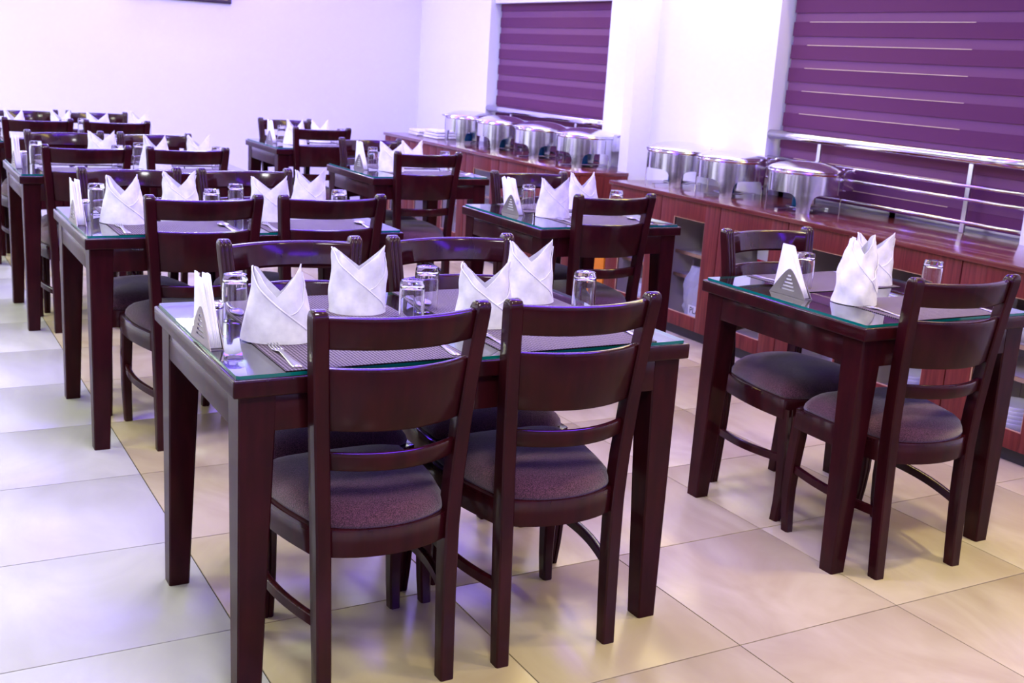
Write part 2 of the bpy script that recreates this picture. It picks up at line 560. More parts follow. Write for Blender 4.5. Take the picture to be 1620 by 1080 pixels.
def slat_mesh(name, z0, z1, bulge, th, gap):
    """A back slat curved in plan between the posts, leaning with them."""
    def at(z):
        k = (z - 0.52) / 0.42
        return 0.168 + 0.027 * k - gap, -0.186 - 0.039 * max(k, 0) ** 1.3
    rings = []
    nseg = 18
    for i in range(nseg + 1):
        t = -1 + 2 * i / nseg
        ring = []
        r = th / 2
        for zz, oo in ((z0, -r * 0.5), (z0 + r * 0.6, -r), (z1 - r * 0.75, -r), (z1 - r * 0.32, -r * 0.86), (z1 - r * 0.08, -r * 0.48), (z1, 0.0), (z1 - r * 0.08, r * 0.48), (z1 - r * 0.32, r * 0.86), (z1 - r * 0.75, r), (z0 + r * 0.6, r), (z0, r * 0.5)):
            w, y = at(zz)
            ring.append((t * w, y - bulge * (1 - t * t) + 0.004 + oo, zz))
        rings.append(ring)
    me = MB().loft(rings).mesh(name, 'espresso')
    me.set_sharp_from_angle(angle=0.7)
    return me


def seat_outline(inset, n=12):
    """Rounded-back trapezoid in plan, anticlockwise from the front corner."""
    pts = []
    fw, rw = 0.222 - inset, 0.178 - inset
    fy, ry = 0.212 - inset, -0.170 + inset * 0.4
    for i in range(n + 1):                       # right side, bowed outward
        t = i / n
        pts.append((fw + (rw - fw) * t + 0.016 * math.sin(PI * t), fy - 0.03 + (ry - fy + 0.03) * t))
    for i in range(1, n):                        # curved back
        t = i / n
        a = 1 - 2 * t
        pts.append((rw * a, ry - 0.062 * (1 - a * a) ** 0.8))
    for i in range(n + 1):
        t = 1 - i / n
        pts.append((-(fw + (rw - fw) * t + 0.016 * math.sin(PI * t)), fy - 0.03 + (ry - fy + 0.03) * t))
    for i in range(1, n):                        # front, slightly bowed, rounded corners
        t = i / n
        a = -1 + 2 * t
        pts.append((fw * a, fy - 0.03 * abs(a) ** 6 + 0.004 * (1 - a * a)))
    return pts


seat_frame_me = MB().prism(seat_outline(0.0), 0.368, 0.436).mesh('seat_frame', 'espresso', 0.004, 2, 0.8)
rings = []
for r, z in ((0.985, 0.432), (1.0, 0.444), (0.985, 0.458), (0.94, 0.473), (0.85, 0.489), (0.7, 0.502), (0.5, 0.511), (0.25, 0.516), (0.04, 0.517)):
    rings.append([(x * r, -0.01 + (y + 0.01) * r, z) for x, y in seat_outline(0.016)])
seat_me = MB().loft(rings).mesh('seat_cushion', 'seat_cloth')


def front_leg_mesh(s):
    path = [(0.198, 0.176, 0.405, 1.0), (0.199, 0.181, 0.33, 1.0), (0.200, 0.189, 0.24, 0.95), (0.200, 0.193, 0.15, 0.88), (0.199, 0.189, 0.07, 0.80), (0.198, 0.180, 0.0, 0.74)]
    rings = []
    for x, y, z, k in path:
        w, d = 0.040 * k, 0.046 * k
        c = 0.005
        sec = [(-w / 2, -d / 2 + c), (-w / 2 + c, -d / 2), (w / 2 - c, -d / 2), (w / 2, -d / 2 + c), (w / 2, d / 2 - c), (w / 2 - c, d / 2), (0.003, d / 2), (0, d / 2 - 0.003), (-0.003, d / 2), (-w / 2 + c, d / 2), (-w / 2, d / 2 - c)]
        rings.append([(s * (x + px), y + py, z) for px, py in sec])
    me = MB().loft(rings).mesh('front_leg', 'espresso')
    me.set_sharp_from_angle(angle=0.6)
    return me


def stretcher_mesh(s):
    rings = []
    for i in range(13):
        t = i / 12
        x = 0.162 + 0.036 * t + 0.026 * math.sin(PI * t)
        y = -0.190 + 0.378 * t
        z = 0.205 + 0.02 * t
        rings.append([(s * (x + a), y, z + c) for a, c in ((-0.009, -0.012), (0.009, -0.012), (0.009, 0.012), (0.004, 0.015), (-0.004, 0.015), (-0.009, 0.012))])
    me = MB().loft(rings).mesh('stretcher', 'espresso')
    me.set_sharp_from_angle(angle=0.6)
    return me


CHAIR = [('rear_leg', rear_leg_mesh(-1)), ('rear_leg', rear_leg_mesh(1)),
         ('front_leg', front_leg_mesh(-1)), ('front_leg', front_leg_mesh(1)),
         ('crest_rail', slat_mesh('crest_rail', 0.866, 0.940, 0.050, 0.025, 0.012)),
         ('back_panel', slat_mesh('back_panel', 0.676, 0.824, 0.052, 0.022, 0.012)),
         ('back_slat', slat_mesh('back_slat', 0.580, 0.624, 0.052, 0.018, 0.012)),
         ('seat_frame', seat_frame_me), ('seat_cushion', seat_me),
         ('stretcher', stretcher_mesh(-1)), ('stretcher', stretcher_mesh(1))]


def chair(x, y, facing, deg, label, group):
    """x, y: middle of the seat; facing +1 looks to the far wall, -1 to the camera."""
    o = thing('dining_chair', label, 'chair', (x, y, 0), (0 if facing > 0 else PI) + math.radians(deg), group)
    for n, me in CHAIR:
        link(n, me, o)
    return o


# ------------------------------------------------------------------ tables
TZ = 0.792


def tapered_leg(sx, sy):
    """Leg with straight outer faces; the inner faces taper to the foot."""
    rings = []
    for z, w in ((0.0, 0.056), (0.10, 0.060), (TZ - 0.042, 0.086)):
        c = 0.004
        pts = [(c, 0), (w - c, 0), (w, c), (w, w - c), (w - c, w), (c, w), (0, w - c), (0, c)]
        rings.append([(sx * -px, sy * -py, z) for px, py in pts])
    return MB().loft(rings, smooth=False).mesh('leg', 'espresso')


LEGS = {(sx, sy): tapered_leg(sx, sy) for sx in (-1, 1) for sy in (-1, 1)}


def table_meshes(w, d):
    o = 0.016
    top = MB().box(-w / 2, w / 2, -d / 2, d / 2, TZ - 0.040, TZ).mesh('table_top', 'espresso', 0.005, 3)
    z0, z1 = TZ - 0.125, TZ - 0.0405
    ax = box_mesh('apron', -w / 2 + o + 0.075, w / 2 - o - 0.075, -0.011, 0.011, z0, z1, 'espresso', 0.002)
    ay = box_mesh('apron', -0.011, 0.011, -d / 2 + o + 0.075, d / 2 - o - 0.075, z0, z1, 'espresso', 0.002)
    gb = MB()
    gx, gy, c, g0, g1 = w / 2 - 0.010, d / 2 - 0.010, 0.006, TZ + 0.0004, TZ + 0.0084
    poly = [(-gx + c, -gy), (gx - c, -gy), (gx, -gy + c), (gx, gy - c), (gx - c, gy), (-gx + c, gy), (-gx, gy - c), (-gx, -gy + c)]
    gb.prism(poly, g0, g1, 0)
    for k in range(len(gb.f)):
        gb.mi[k] = 1 if k < 8 else 0
    return top, ax, ay, gb.mesh('glass_top', ['sheet_glass', 'glass_edge'])


BIG, SMALL = (1.22, 0.76), (0.76, 0.76)
TM = {BIG: table_meshes(*BIG), SMALL: table_meshes(*SMALL)}


def table(x, y, size, label, group):
    o = thing('dining_table', label, 'table', (x, y, 0), 0, group)
    w, d = size
    top, ax, ay, gl = TM[size]
    link('table_top', top, o)
    ins = 0.016
    for sx in (-1, 1):
        for sy in (-1, 1):
            link('leg', LEGS[(sx, sy)], o, (sx * (w / 2 - ins), sy * (d / 2 - ins), 0))
    for sy in (-1, 1):
        link('apron', ax, o, (0, sy * (d / 2 - ins - 0.012), 0))
    for sx in (-1, 1):
        link('apron', ay, o, (sx * (w / 2 - ins - 0.012), 0, 0))
    link('glass_top', gl, o, label='clear glass sheet with green edge')
    return o


# ------------------------------------------------------------------ table ware
GT = TZ + 0.0086             # top of the glass sheet
mat_me = box_mesh('placemat', -0.225, 0.225, -0.15, 0.15, 0.0, 0.002, 'woven_mat', 0.0006)
MT = GT + 0.0021


def tumbler_mesh():
    """Tumbler standing upside down: thick faceted base on top, rim on the table."""
    out = [(0.0308, 0.0), (0.0325, 0.0015), (0.0335, 0.03), (0.0335, 0.085), (0.0328, 0.106), (0.0316, 0.116), (0.0290, 0.1205), (0.019, 0.1205), (0.012, 0.1185)]
    inn = [(0.010, 0.104), (0.022, 0.103), (0.0285, 0.099), (0.0302, 0.085), (0.0305, 0.03), (0.0300, 0.0015)]
    seg = 28
    b = MB()

    def rings(pr, facet):
        res = []
        for r, z in pr:
            res.append([((r * (0.95 if facet and 0.09 < z < 0.119 and k % 2 else 1)) * math.cos(2 * PI * k / seg),
                         (r * (0.95 if facet and 0.09 < z < 0.119 and k % 2 else 1)) * math.sin(2 * PI * k / seg), z) for k in range(seg)])
        return res
    b.loft(rings(inn[::-1], False)[:1] + rings(out, True), 0, True, True, (False, True))
    b.loft(rings(inn[::-1], False), 0, True, True, (False, True))
    bm_me = b.mesh('tumbler', 'tumbler_glass')
    bm = bmesh.new()
    bm.from_mesh(bm_me)
    bmesh.ops.remove_doubles(bm, verts=bm.verts, dist=1e-6)
    bmesh.ops.recalc_face_normals(bm, faces=bm.faces)
    bm.to_mesh(bm_me)
    bm.free()
    bm_me.set_sharp_from_angle(angle=0.5)
    return bm_me


tumbler_me = tumbler_mesh()


def napkin_mesh(seed, h=0.178, w=0.080, d=0.055, valley=0.110, taper=0.72, lean=0.0, puff=0.0, twist=0.0):
    """Cloth napkin wrapped into a standing tube with two pointed peaks and a diagonal overlap."""
    rnd = random.Random(seed)
    ph = [rnd.uniform(0, 6.28) for _ in range(8)]
    b = MB()
    n, m = 64, 18

    def top(a):
        s = abs(math.cos(a))                       # 1 at the two peaks
        return valley + (h * (1 + 0.03 * math.cos(a)) - valley) * s ** 1.05

    def pt(a, t, off):
        z = top(a) * t
        zz = z / h
        wide = 1.0 + (taper - 1.0) * zz + 0.05 * (1 - zz) ** 4 + puff * math.sin(PI * min(1, zz * 1.25))
        flat = 1.0 + 0.06 * (1 - zz) ** 4 - 0.62 * zz ** 1.4 + puff * math.sin(PI * min(1, zz * 1.25))
        x = math.cos(a) * (w * wide + off)
        y = math.sin(a) * (d * flat + off)
        k = 0.25 + t * (1.1 - 0.8 * t)
        wr = 0.0045 * math.sin(2 * a + ph[0] + 26 * z) + 0.003 * math.sin(5 * a + ph[1] - 46 * z) + 0.0022 * math.sin(70 * z + ph[2] + 3 * a) + 0.0015 * math.sin(11 * a + ph[3] + 60 * z)
        wr *= k * (1 + 5 * puff)
        x += wr * math.cos(a) + lean * zz * zz
        y += wr * math.sin(a) + twist * zz * math.cos(a)
        return (x, y, z)
    th = 0.0016
    outer, inner = [], []
    for j in range(m + 1):
        t = j / m
        outer.append([pt(-PI / 2 + 2 * PI * i / n, t, 0.0) for i in range(n)])
        inner.append([pt(-PI / 2 + 2 * PI * i / n, t, -th) for i in range(n)])
    b.loft(outer + inner[::-1], 0, True, True, (False, False))

    def flap(a0, a1, edge, off, roll):
        rows, rin = [], []
        k = 26
        for j in range(m + 1):
            row, ri = [], []
            for i in range(k):
                u = i / (k - 1)
                a = a0 + u * (a1 - a0)
                full = top(a)
                tt = (j / m) * min(full, edge(u)) / full
                o_ = off * (0.35 + 0.65 * math.sin(PI * min(1.0, 0.1 + u)) ** 0.5) if off > 0.003 else off
                row.append(pt(a, tt, o_))
                ri.append(pt(a, tt, o_ - 0.0018))
            rows.append(row)
            rin.append(ri)
        b.loft(rows, 0, True, False, (False, False))
        b.loft(rin, 0, True, False, (False, False))
        b.tube([Vector(p) for p in rows[-1]], roll, 6)
    # inner fold rising to the +x peak, then the front flap falling from the -x peak to the +x foot
    flap(-PI * 0.46, PI * 0.03, lambda u: h * (0.36 + 0.56 * u ** 2.2), 0.0028, 0.0017)
    flap(-PI * 1.02, -PI * 0.06, lambda u: h * (1.0 - 0.94 * max(0.0, (u - 0.03) / 0.97)), 0.0060, 0.0022)
    me = b.mesh('cloth_napkin', 'linen')
    me.set_sharp_from_angle(angle=1.1)
    return me


NAPS = [napkin_mesh(1, 0.180, 0.080, 0.055, 0.108, 0.70), napkin_mesh(2, 0.178, 0.070, 0.050, 0.118, 1.0, 0.002), napkin_mesh(3, 0.168, 0.072, 0.055, 0.104, 0.86, -0.002),
        napkin_mesh(4, 0.180, 0.072, 0.052, 0.122, 0.84, 0.006), napkin_mesh(5, 0.215, 0.066, 0.062, 0.160, 0.50, 0.006, 0.14)]


def fork_mesh():
    b = MB()
    pr = [(0.0, 0.010, 0.0015), (0.02, 0.0115, 0.0013), (0.06, 0.008, 0.002), (0.10, 0.006, 0.004), (0.128, 0.0055, 0.006), (0.140, 0.011, 0.005), (0.152, 0.0125, 0.0035)]
    rings = []
    for y, w, z in pr:
        t = 0.0009
        rings.append([(-w, y, z - t), (w, y, z - t), (w, y, z + t), (-w, y, z + t)])
    b.loft(rings)
    for k in range(4):
        x = -0.0108 + k * 0.0072
        rr = []
        for y, z in ((0.150, 0.0036), (0.168, 0.0030), (0.185, 0.0045), (0.197, 0.0075)):
            t, w = 0.0008, 0.0019 if y < 0.19 else 0.0012
            rr.append([(x - w, y, z - t), (x + w, y, z - t), (x + w, y, z + t), (x - w, y, z + t)])
        b.loft(rr)
    return b.mesh('fork', 'steel_satin')


def spoon_mesh():
    b = MB()
    rings = []
    for y, w, z in ((0.0, 0.009, 0.0015), (0.02, 0.0105, 0.0013), (0.06, 0.0075, 0.002), (0.10, 0.0055, 0.004), (0.128, 0.005, 0.0065)):
        t = 0.0009
        rings.append([(-w, y, z - t), (w, y, z - t), (w, y, z + t), (-w, y, z + t)])
    b.loft(rings)
    rows = []
    for i in range(9):
        u = i / 8
        y = 0.126 + 0.068 * u
        w = 0.0035 + 0.0175 * math.sin(PI * min(1, 0.06 + u * 0.97)) ** 0.65
        dp = 0.007 * math.sin(PI * u) ** 0.8
        z = 0.0065 - 0.002 * u
        rows.append([(w * s, y, z - dp * (1 - s * s) + (0.0012 if abs(s) == 1 else 0)) for s in (-1, -0.6, -0.2, 0.2, 0.6, 1)])
    up_ = [[(x, y, z + 0.0016) for x, y, z in r] for r in rows]
    b.loft([r + [*reversed(u)] for r, u in zip(rows, up_)])
    return b.mesh('spoon', 'steel_satin')


fork_me, spoon_me = fork_mesh(), spoon_mesh()


def holder_plate():
    """Triangular steel plate with bowed sides and five slots; stands in the y-z plane."""
    H, B = 0.088, 0.078
    slots = [(0.020, 0.030), (0.0315, 0.0245), (0.043, 0.019), (0.0545, 0.0135), (0.066, 0.008)]   # z, half length
    sh = 0.0028
    b = MB()

    def half(z):
        t = z / H
        return B * (1 - t) ** 0.72 * (1 - 0.12 * t) + 0.003

    th = 0.0009

    def strip(za, zb, ya0, ya1, yb0, yb1):
        n = len(b.v)
        b.v += [(-th, ya0, za), (-th, ya1, za), (-th, yb1, zb), (-th, yb0, zb), (th, ya0, za), (th, ya1, za), (th, yb1, zb), (th, yb0, zb)]
        for q in ((0, 1, 2, 3), (7, 6, 5, 4), (0, 4, 5, 1), (1, 5, 6, 2), (2, 6, 7, 3), (3, 7, 4, 0)):
            b.face([n + k for k in q])
    zs = [0.0]
    for z, l in slots:
        zs += [z - sh, z + sh]
    zs += [0.076, 0.083, H]
    inslot = {i: None for i in range(len(zs))}
    for i in range(len(zs) - 1):
        za, zb = zs[i], zs[i + 1]
        slot = [l for z, l in slots if abs(z - sh - za) < 1e-6]
        sub = 3 if zb - za > 0.01 else 1
        for s in range(sub):
            a, c = za + (zb - za) * s / sub, za + (zb - za) * (s + 1) / sub
            if slot:
                l = slot[0]
                strip(a, c, -half(a), -l, -half(c), -l)
                strip(a, c, l, half(a), l, half(c))
            else:
                strip(a, c, -half(a), half(a), -half(c), half(c))
    return b.mesh('holder_plate', 'steel_holder')


plate_me = holder_plate()
hbase_me = box_mesh('holder_base', -0.0165, 0.0165, -0.079, 0.079, 0.0, 0.0016, 'steel_holder')


def paper_mesh(i):
    """One paper napkin folded to a triangle, standing in the holder and fanned a little."""
    rnd = random.Random(40 + i)
    b = MB()
    lean = (i - 3) * 0.0012
    tip = (0.030 + rnd.uniform(-0.008, 0.012), 0.158 + rnd.uniform(-0.010, 0.008))
    rows = []
    for t in (0, 0.25, 0.5, 0.75, 1.0):
        y0 = -0.070 * (1 - t) + tip[0] * t - 0.012 * t
        y1 = 0.070 * (1 - t) + tip[0] * t + 0.012 * t
        z = 0.002 + (tip[1] - 0.002) * t
        rows.append([(lean * t * t - 0.0011, y0, z), (lean * t * t - 0.0011, y1, z), (lean * t * t + 0.0011, y1, z), (lean * t * t + 0.0011, y0, z)])
    b.loft(rows)
    return b.mesh('paper_napkin', 'paper')


PAPERS = [paper_mesh(i) for i in range(7)]
shaker_body = MB().lathe([(0.0165, 0.0), (0.017, 0.002), (0.017, 0.064), (0.0165, 0.066)], 20).mesh('shaker_body', 'steel_satin')
shaker_cap = MB().lathe([(0.0175, 0.066), (0.0178, 0.073), (0.016, 0.078), (0.006, 0.080), (0.001, 0.0805)], 20).mesh('shaker_cap', 'steel')

SPOT = {}


def put(name, me, x, y, z, deg, label, cat, group=None):
    return tag(link(name, me, None, (x, y, z), math.radians(deg)), label, cat, group)


def napkin_holder(x, y, where, deg=0, odd=False):
    o = thing('napkin_holder', 'slotted steel triangle napkin holder on the ' + where, 'napkin holder', (x, y, GT), math.radians(deg), 'napkin holders')
    link('holder_plate', plate_me, o, (-0.0156, 0, 0.0002))
    link('holder_plate', plate_me, o, (0.0156, 0, 0.0002))
    link('holder_base', hbase_me, o)
    c, s = math.cos(math.radians(deg)), math.sin(math.radians(deg))
    for i in range(7):
        dx = -0.0120 + i * 0.0040
        p = link('paper_napkin', PAPERS[i], None, (x + c * dx, y + s * dx, GT + 0.002), math.radians(deg))
        tag(p, 'white paper napkin standing in the holder on the ' + where, 'paper napkin', 'paper napkins on the ' + where)
        if odd and i == 1:
            p.rotation_euler = (math.radians(-24), 0, math.radians(deg))
            p.location.z += 0.031
    return o


# ------------------------------------------------------------------ lay the tables
T4 = [('nearest four-seat table', 0.49, -0.005), ('second four-seat table', 0.49, 1.855), ('third four-seat table', 0.49, 3.76), ('four-seat table by the far wall', 0.49, 5.63)]
T2 = [('nearest two-seat table', 2.128, -0.005), ('second two-seat table', 2.128, 1.86), ('third two-seat table', 2.128, 3.75), ('two-seat table by the far wall', 2.128, 5.52)]
for where, x, y in T4:
    table(x, y, BIG, 'dark wooden glass-topped table, the ' + where, 'four-seat tables')
for where, x, y in T2:
    table(x, y, SMALL, 'dark wooden glass-topped table, the ' + where, 'two-seat tables')

# chairs: seat middle x, deviation, rotation for near-left, near-right, far-left, far-right
CH4 = [((0.232, 0, 1.0), (0.716, 0, -1.0), (0.288, 0, 1.0), (0.795, 0, -1.0)),
       ((0.279, 0, 1.0), (0.766, 0, 1.0), (0.207, 0, 2.0), (0.698, 0, 1.0)),
       ((0.190, 0, 0.0), (0.681, 0, 2.0), (0.225, 0, 3.0), (0.720, 0, 2.0)),
       ((0.195, 0, 0.0), (0.668, 0, 3.0), (0.232, 0, 1.0), (0.706, 0, 0.0))]
SEATS = ['near aisle-end', 'near window-end', 'far aisle-end', 'far window-end']
for (where, tx, ty), row in zip(T4, CH4):
    for k, (x, dy, deg) in enumerate(row):
        chair(x, ty + (-0.22 if k < 2 else 0.23) + dy, 1 if k < 2 else -1, deg,
              'dark ladder-back chair, padded seat, %s place of %s' % (SEATS[k], where), 'dining chairs')
CH2 = [((2.062, -0.015, -4), (2.098, 0, 1)), ((2.07, 0, 2), (2.150, 0, -3)), ((2.058, 0, 1), (2.068, 0, -1)), ((2.060, 0, 0), (2.087, 0, 1))]
for (where, tx, ty), row in zip(T2, CH2):
    for k, (x, dy, deg) in enumerate(row):
        chair(x, ty + (-0.22 if k < 1 else 0.23) + dy, 1 if k < 1 else -1, deg,
              'dark ladder-back chair, padded seat, %s place of %s' % (('near', 'far')[k], where), 'dining chairs')


def setting(tx, ty, dx, dy, far, seat, where, nap, ndx, ndy, nrot, cutlery=True, glass=None):
    """A place setting: mat, folded cloth napkin, fork, spoon; far settings are turned round."""
    put('placemat', mat_me, tx + dx, ty + dy, GT, 0, 'grey-brown woven placemat, %s place of the %s' % (seat, where), 'placemat', 'woven placemats')
    if nap is not None:
        put('cloth_napkin', NAPS[nap], tx + ndx, ty + ndy, MT, nrot, 'white two-peaked cloth napkin, %s place of the %s' % (seat, where), 'napkin', 'folded cloth napkins')
    if cutlery:
        r = 180 if far else 0
        s = -1 if far else 1
        put('fork', fork_me, tx + dx - s * 0.192, ty + dy - s * 0.135, MT, r + random.uniform(-3, 3), 'steel fork on the placemat, %s place of the %s' % (seat, where), 'fork', 'forks')
        put('spoon', spoon_me, tx + dx + s * 0.198, ty + dy - s * 0.140, MT, r + random.uniform(-4, 4), 'steel spoon on the placemat, %s place of the %s' % (seat, where), 'spoon', 'spoons')


def tumbler(x, y, how, where):
    put('tumbler', tumbler_me, x, y, GT, random.uniform(0, 20), 'clear upturned tumbler %s of %s' % (how, where), 'glass', 'upturned tumblers')


def lay4(k, naps, glasses, cut=True):
    where, tx, ty = T4[k]
    ms = [(-0.265, -0.215, 0), (0.285, -0.215, 0), (-0.235, 0.215, 1), (0.30, 0.215, 1)]
    for i, (dx, dy, far) in enumerate(ms):
        nap, nx, ny, nr = naps[i] or (None, 0, 0, 0)
        setting(tx, ty, dx, dy, far, SEATS[i], where, nap, nx - tx, ny, nr, cut)
    for (gx, gy), s in zip(glasses, ('beside the napkin holder', 'amid the near side', 'amid the far side', 'at the window end')):
        tumbler(gx, ty + gy, s, where)
    napkin_holder(-0.096, ty - 0.075, where, 2)
    o = thing('salt_shaker', 'small steel salt shaker on the ' + where, 'shaker', (-0.055, ty - 0.002, GT), 0, 'salt shakers')
    link('shaker_body', shaker_body, o)
    link('shaker_cap', shaker_cap, o)


def lay2(k, naps, glasses, cut=True, odd=False):
    where, tx, ty = T2[k]
    ms = [(0.03, -0.215, 0), (0.03, 0.215, 1)]
    for i, (dx, dy, far) in enumerate(ms):
        nap, nx, ny, nr = naps[i]
        setting(tx, ty, dx, dy, far, ('near', 'far')[i], where, nap, nx - tx, ny, nr, cut)
    for (gx, gy), s in zip(glasses, ('beside the napkin holder', 'at the window end')):
        tumbler(gx, ty + gy, s, where)
    napkin_holder(1.845, ty + 0.045, where, 2, odd)


lay4(0, [(0, 0.072, -0.085, -24), (2, 0.640, -0.075, -26), (1, 0.370, 0.150, -22), (3, 0.912, 0.165, -24)], [(0.028, 0.128), (0.446, -0.035), (0.568, 0.135), (0.990, -0.020)])
lay4(1, [(0, 0.070, -0.080, -26), (1, 0.640, -0.070, -24), (2, 0.340, 0.170, -24), (3, 0.890, 0.165, -24)], [(0.012, 0.150), (0.420, -0.020), (0.565, 0.150), (0.950, -0.040)])
lay4(2, [None, (0, 0.600, -0.085, -26), (1, 0.365, 0.165, -24), (2, 0.900, 0.165, -24)], [(0.020, 0.120), (0.410, -0.040), (0.555, 0.130), (0.950, -0.040)], False)
lay4(3, [(0, 0.095, -0.080, -26), (1, 0.620, -0.080, -24), (2, 0.420, 0.160, -24), (3, 0.945, 0.160, -24)], [(0.020, 0.120), (0.410, -0.040), (0.555, 0.130), (0.950, -0.040)], False)
lay2(0, [(4, 1.982, -0.100, -28), (3, 2.315, 0.150, -40)], [(1.985, 0.140), (2.368, -0.072)])
lay2(1, [(3, 1.985, -0.080, -30), (0, 2.300, 0.165, -26)], [(1.990, 0.160), (2.350, -0.060)], True, True)
lay2(2, [(1, 1.990, -0.080, -30), (2, 2.235, 0.165, -26)], [(1.970, 0.170), (2.370, -0.030)], False)
lay2(3, [(0, 1.985, -0.080, -30), (2, 2.265, 0.160, -26)], [(1.950, 0.130), (2.350, -0.060)], False)

# ------------------------------------------------------------------ chafing dishes
def chafer_meshes():
    R = 0.195
    res = []
    seg = 48
    # body: open-bottomed skirt with a rolled rim
    b = MB()
    b.lathe([(R - 0.004, 0.100), (R, 0.100), (R, 0.196), (R + 0.006, 0.200), (R + 0.009, 0.206), (R + 0.006, 0.212), (R - 0.004, 0.213), (R - 0.004, 0.100)], seg, caps=(False, False))
    b.lathe([(R - 0.005, 0.120), (0.01, 0.118), (0.001, 0.118)], seg, caps=(False, False))
    bme = b.mesh('body', 'steel')
    bme.set_sharp_from_angle(angle=0.5)
    res.append(('body', bme))
    # lid: shallow dome with a flat crown
    lid = [(R + 0.004, 0.2135), (R + 0.006, 0.217), (R + 0.002, 0.223), (R - 0.012, 0.231), (R - 0.05, 0.246), (R - 0.09, 0.256), (0.07, 0.261), (0.001, 0.263)]
    lme = MB().lathe(lid, seg).mesh('lid', 'steel')
    lme.set_sharp_from_angle(angle=0.6)
    res.append(('lid', lme))
    # hinge housing at the back (+x)
    hb = MB().box(R * 0.82, R + 0.055, -0.115, 0.115, 0.112, 0.232)
    res.append(('hinge_box', hb.mesh('hinge_box', 'steel', 0.008)))
    for s in (-1, 1):
        k = MB()
        k.tube([(R + 0.02, s * 0.116, 0.222), (R + 0.02, s * 0.132, 0.222)], 0.006, 10)
        k.tube([(R + 0.02, s * 0.132, 0.222), (R + 0.02, s * 0.146, 0.222)], 0.012, 14)
        res.append(('hinge_knob', k.mesh('hinge_knob', 'steel')))
    # front handle
    h = MB().tube([(-R - 0.006, -0.05, 0.217), (-R - 0.026, -0.045, 0.222), (-R - 0.032, 0, 0.224), (-R - 0.026, 0.045, 0.222), (-R - 0.006, 0.05, 0.217)], 0.006, 8)
    res.append(('lid_handle', h.mesh('lid_handle', 'steel')))
    # four sheet legs that follow the skirt and taper to the foot
    for ang in (PI - 0.80, PI + 0.80, 0.85, -0.85):
        rings = []
        for z, half in ((0.0, 0.175), (0.045, 0.19), (0.070, 0.215), (0.085, 0.26), (0.094, 0.32), (0.0995, 0.42), (0.115, 0.43), (0.19, 0.43)):
            o_, i_ = [], []
            for k in range(9):
                a = ang - half + 2 * half * k / 8
                o_.append(((R + 0.0025) * math.cos(a), (R + 0.0025) * math.sin(a), z))
                i_.append(((R + 0.0004) * math.cos(a), (R + 0.0004) * math.sin(a), z))
            rings.append(o_ + i_[::-1])
        lg = MB().loft(rings)
        me = lg.mesh('leg', 'steel')
        me.set_sharp_from_angle(angle=0.8)
        res.append(('leg', me))
    pl = MB().lathe([(0.001, 0.012), (0.085, 0.012), (0.09, 0.018), (0.086, 0.018), (0.083, 0.015), (0.001, 0.015)], 24, caps=(False, False))
    pl.box(-0.19, 0.19, -0.012, 0.012, 0.009, 0.0118)
    pl.box(-0.19, -0.185, -0.012, 0.012, 0.0, 0.009)
    pl.box(0.185, 0.19, -0.012, 0.012, 0.0, 0.009)
    res.append(('fuel_tray', pl.mesh('fuel_tray', 'steel_satin')))
    return res


CHAF = chafer_meshes()
can_me = MB().lathe([(0.042, 0.0), (0.044, 0.002), (0.044, 0.058), (0.042, 0.060), (0.040, 0.0605), (0.040, 0.057), (0.001, 0.057)], 20).mesh('fuel_can', 'fuel_blue')


def chafer(x, y, deg, lab, can_label, can=True):
    o = thing('chafing_dish', 'round stainless steel chafing dish, ' + lab, 'chafing dish', (x, y, WZ1 + 0.0005), math.radians(deg), 'chafing dishes')
    for n, me in CHAF:
        link(n, me, o)
    if can:
        put('fuel_can', can_me, x + 0.0, y + 0.02, WZ1 + 0.0005 + 0.0152, 0, 'blue fuel can under ' + can_label, 'fuel can', 'chafing fuel cans')


for y, lab, cl in ((1.845, 'nearest on the sideboard below the long railing', 'the chafing dish nearest the long railing'),
                   (2.455, 'middle of the three by the white pilaster', 'the middle of the three chafing dishes'),
                   (2.95, 'closest to the white pilaster, camera side', 'the chafing dish beside the white pilaster')):
    chafer(3.60, y, random.uniform(-3, 3), lab, cl)
for y, lab, cl in ((4.025, 'rear sideboard, end nearest the pilaster', 'the rear row dish next to the pilaster'),
                   (4.62, 'rear sideboard, second from the pilaster', 'the rear row dish second from the pilaster'),
                   (5.23, 'rear sideboard, third from the pilaster', 'the rear row dish third from the pilaster'),
                   (5.80, 'rear sideboard, beside the folded cloths', 'the rear row dish beside the folded cloths')):
    chafer(3.60, y, random.uniform(-3, 3), lab, cl)

# ------------------------------------------------------------------ folded white cloths on the rear sideboard
def cloth(x, y, z, w, d, h, deg, lab):
    b = MB()
    rings = []
    for i in range(9):
        t = -1 + 2 * i / 8
        rings.append([(t * w, -d, 0.001), (t * w, d * 0.96, 0.0), (t * w, d, h * 0.5), (t * w, d * 0.96, h + 0.002 * math.sin(3 * t)), (t * w, -d * 0.97, h + 0.002 * math.cos(4 * t)), (t * w, -d, h * 0.5)])
    b.loft(rings)
    put('folded_cloth', b.mesh('folded_cloth', 'linen', 0.003), x, y, z, deg, lab, 'cloth', 'folded cloths on the rear sideboard')


names = ('lowest', 'middle', 'topmost')
z = WZ1 + 0.001
for k, (w, d) in enumerate(((0.17, 0.13), (0.168, 0.128), (0.165, 0.125))):
    cloth(3.63, 6.25, z, w, d, 0.020, 3 - 2 * k, 'white folded cloth, %s of the stack beside the last chafing dish' % names[k])
    z += 0.0235
z = WZ1 + 0.001
for k, (w, d) in enumerate(((0.15, 0.11), (0.14, 0.11))):
    cloth(3.60, 6.58, z, w, d, 0.022, -4 + 5 * k, 'white folded cloth, %s of the low pile at the far sideboard end' % ('lower', 'upper')[k])
    z += 0.0255

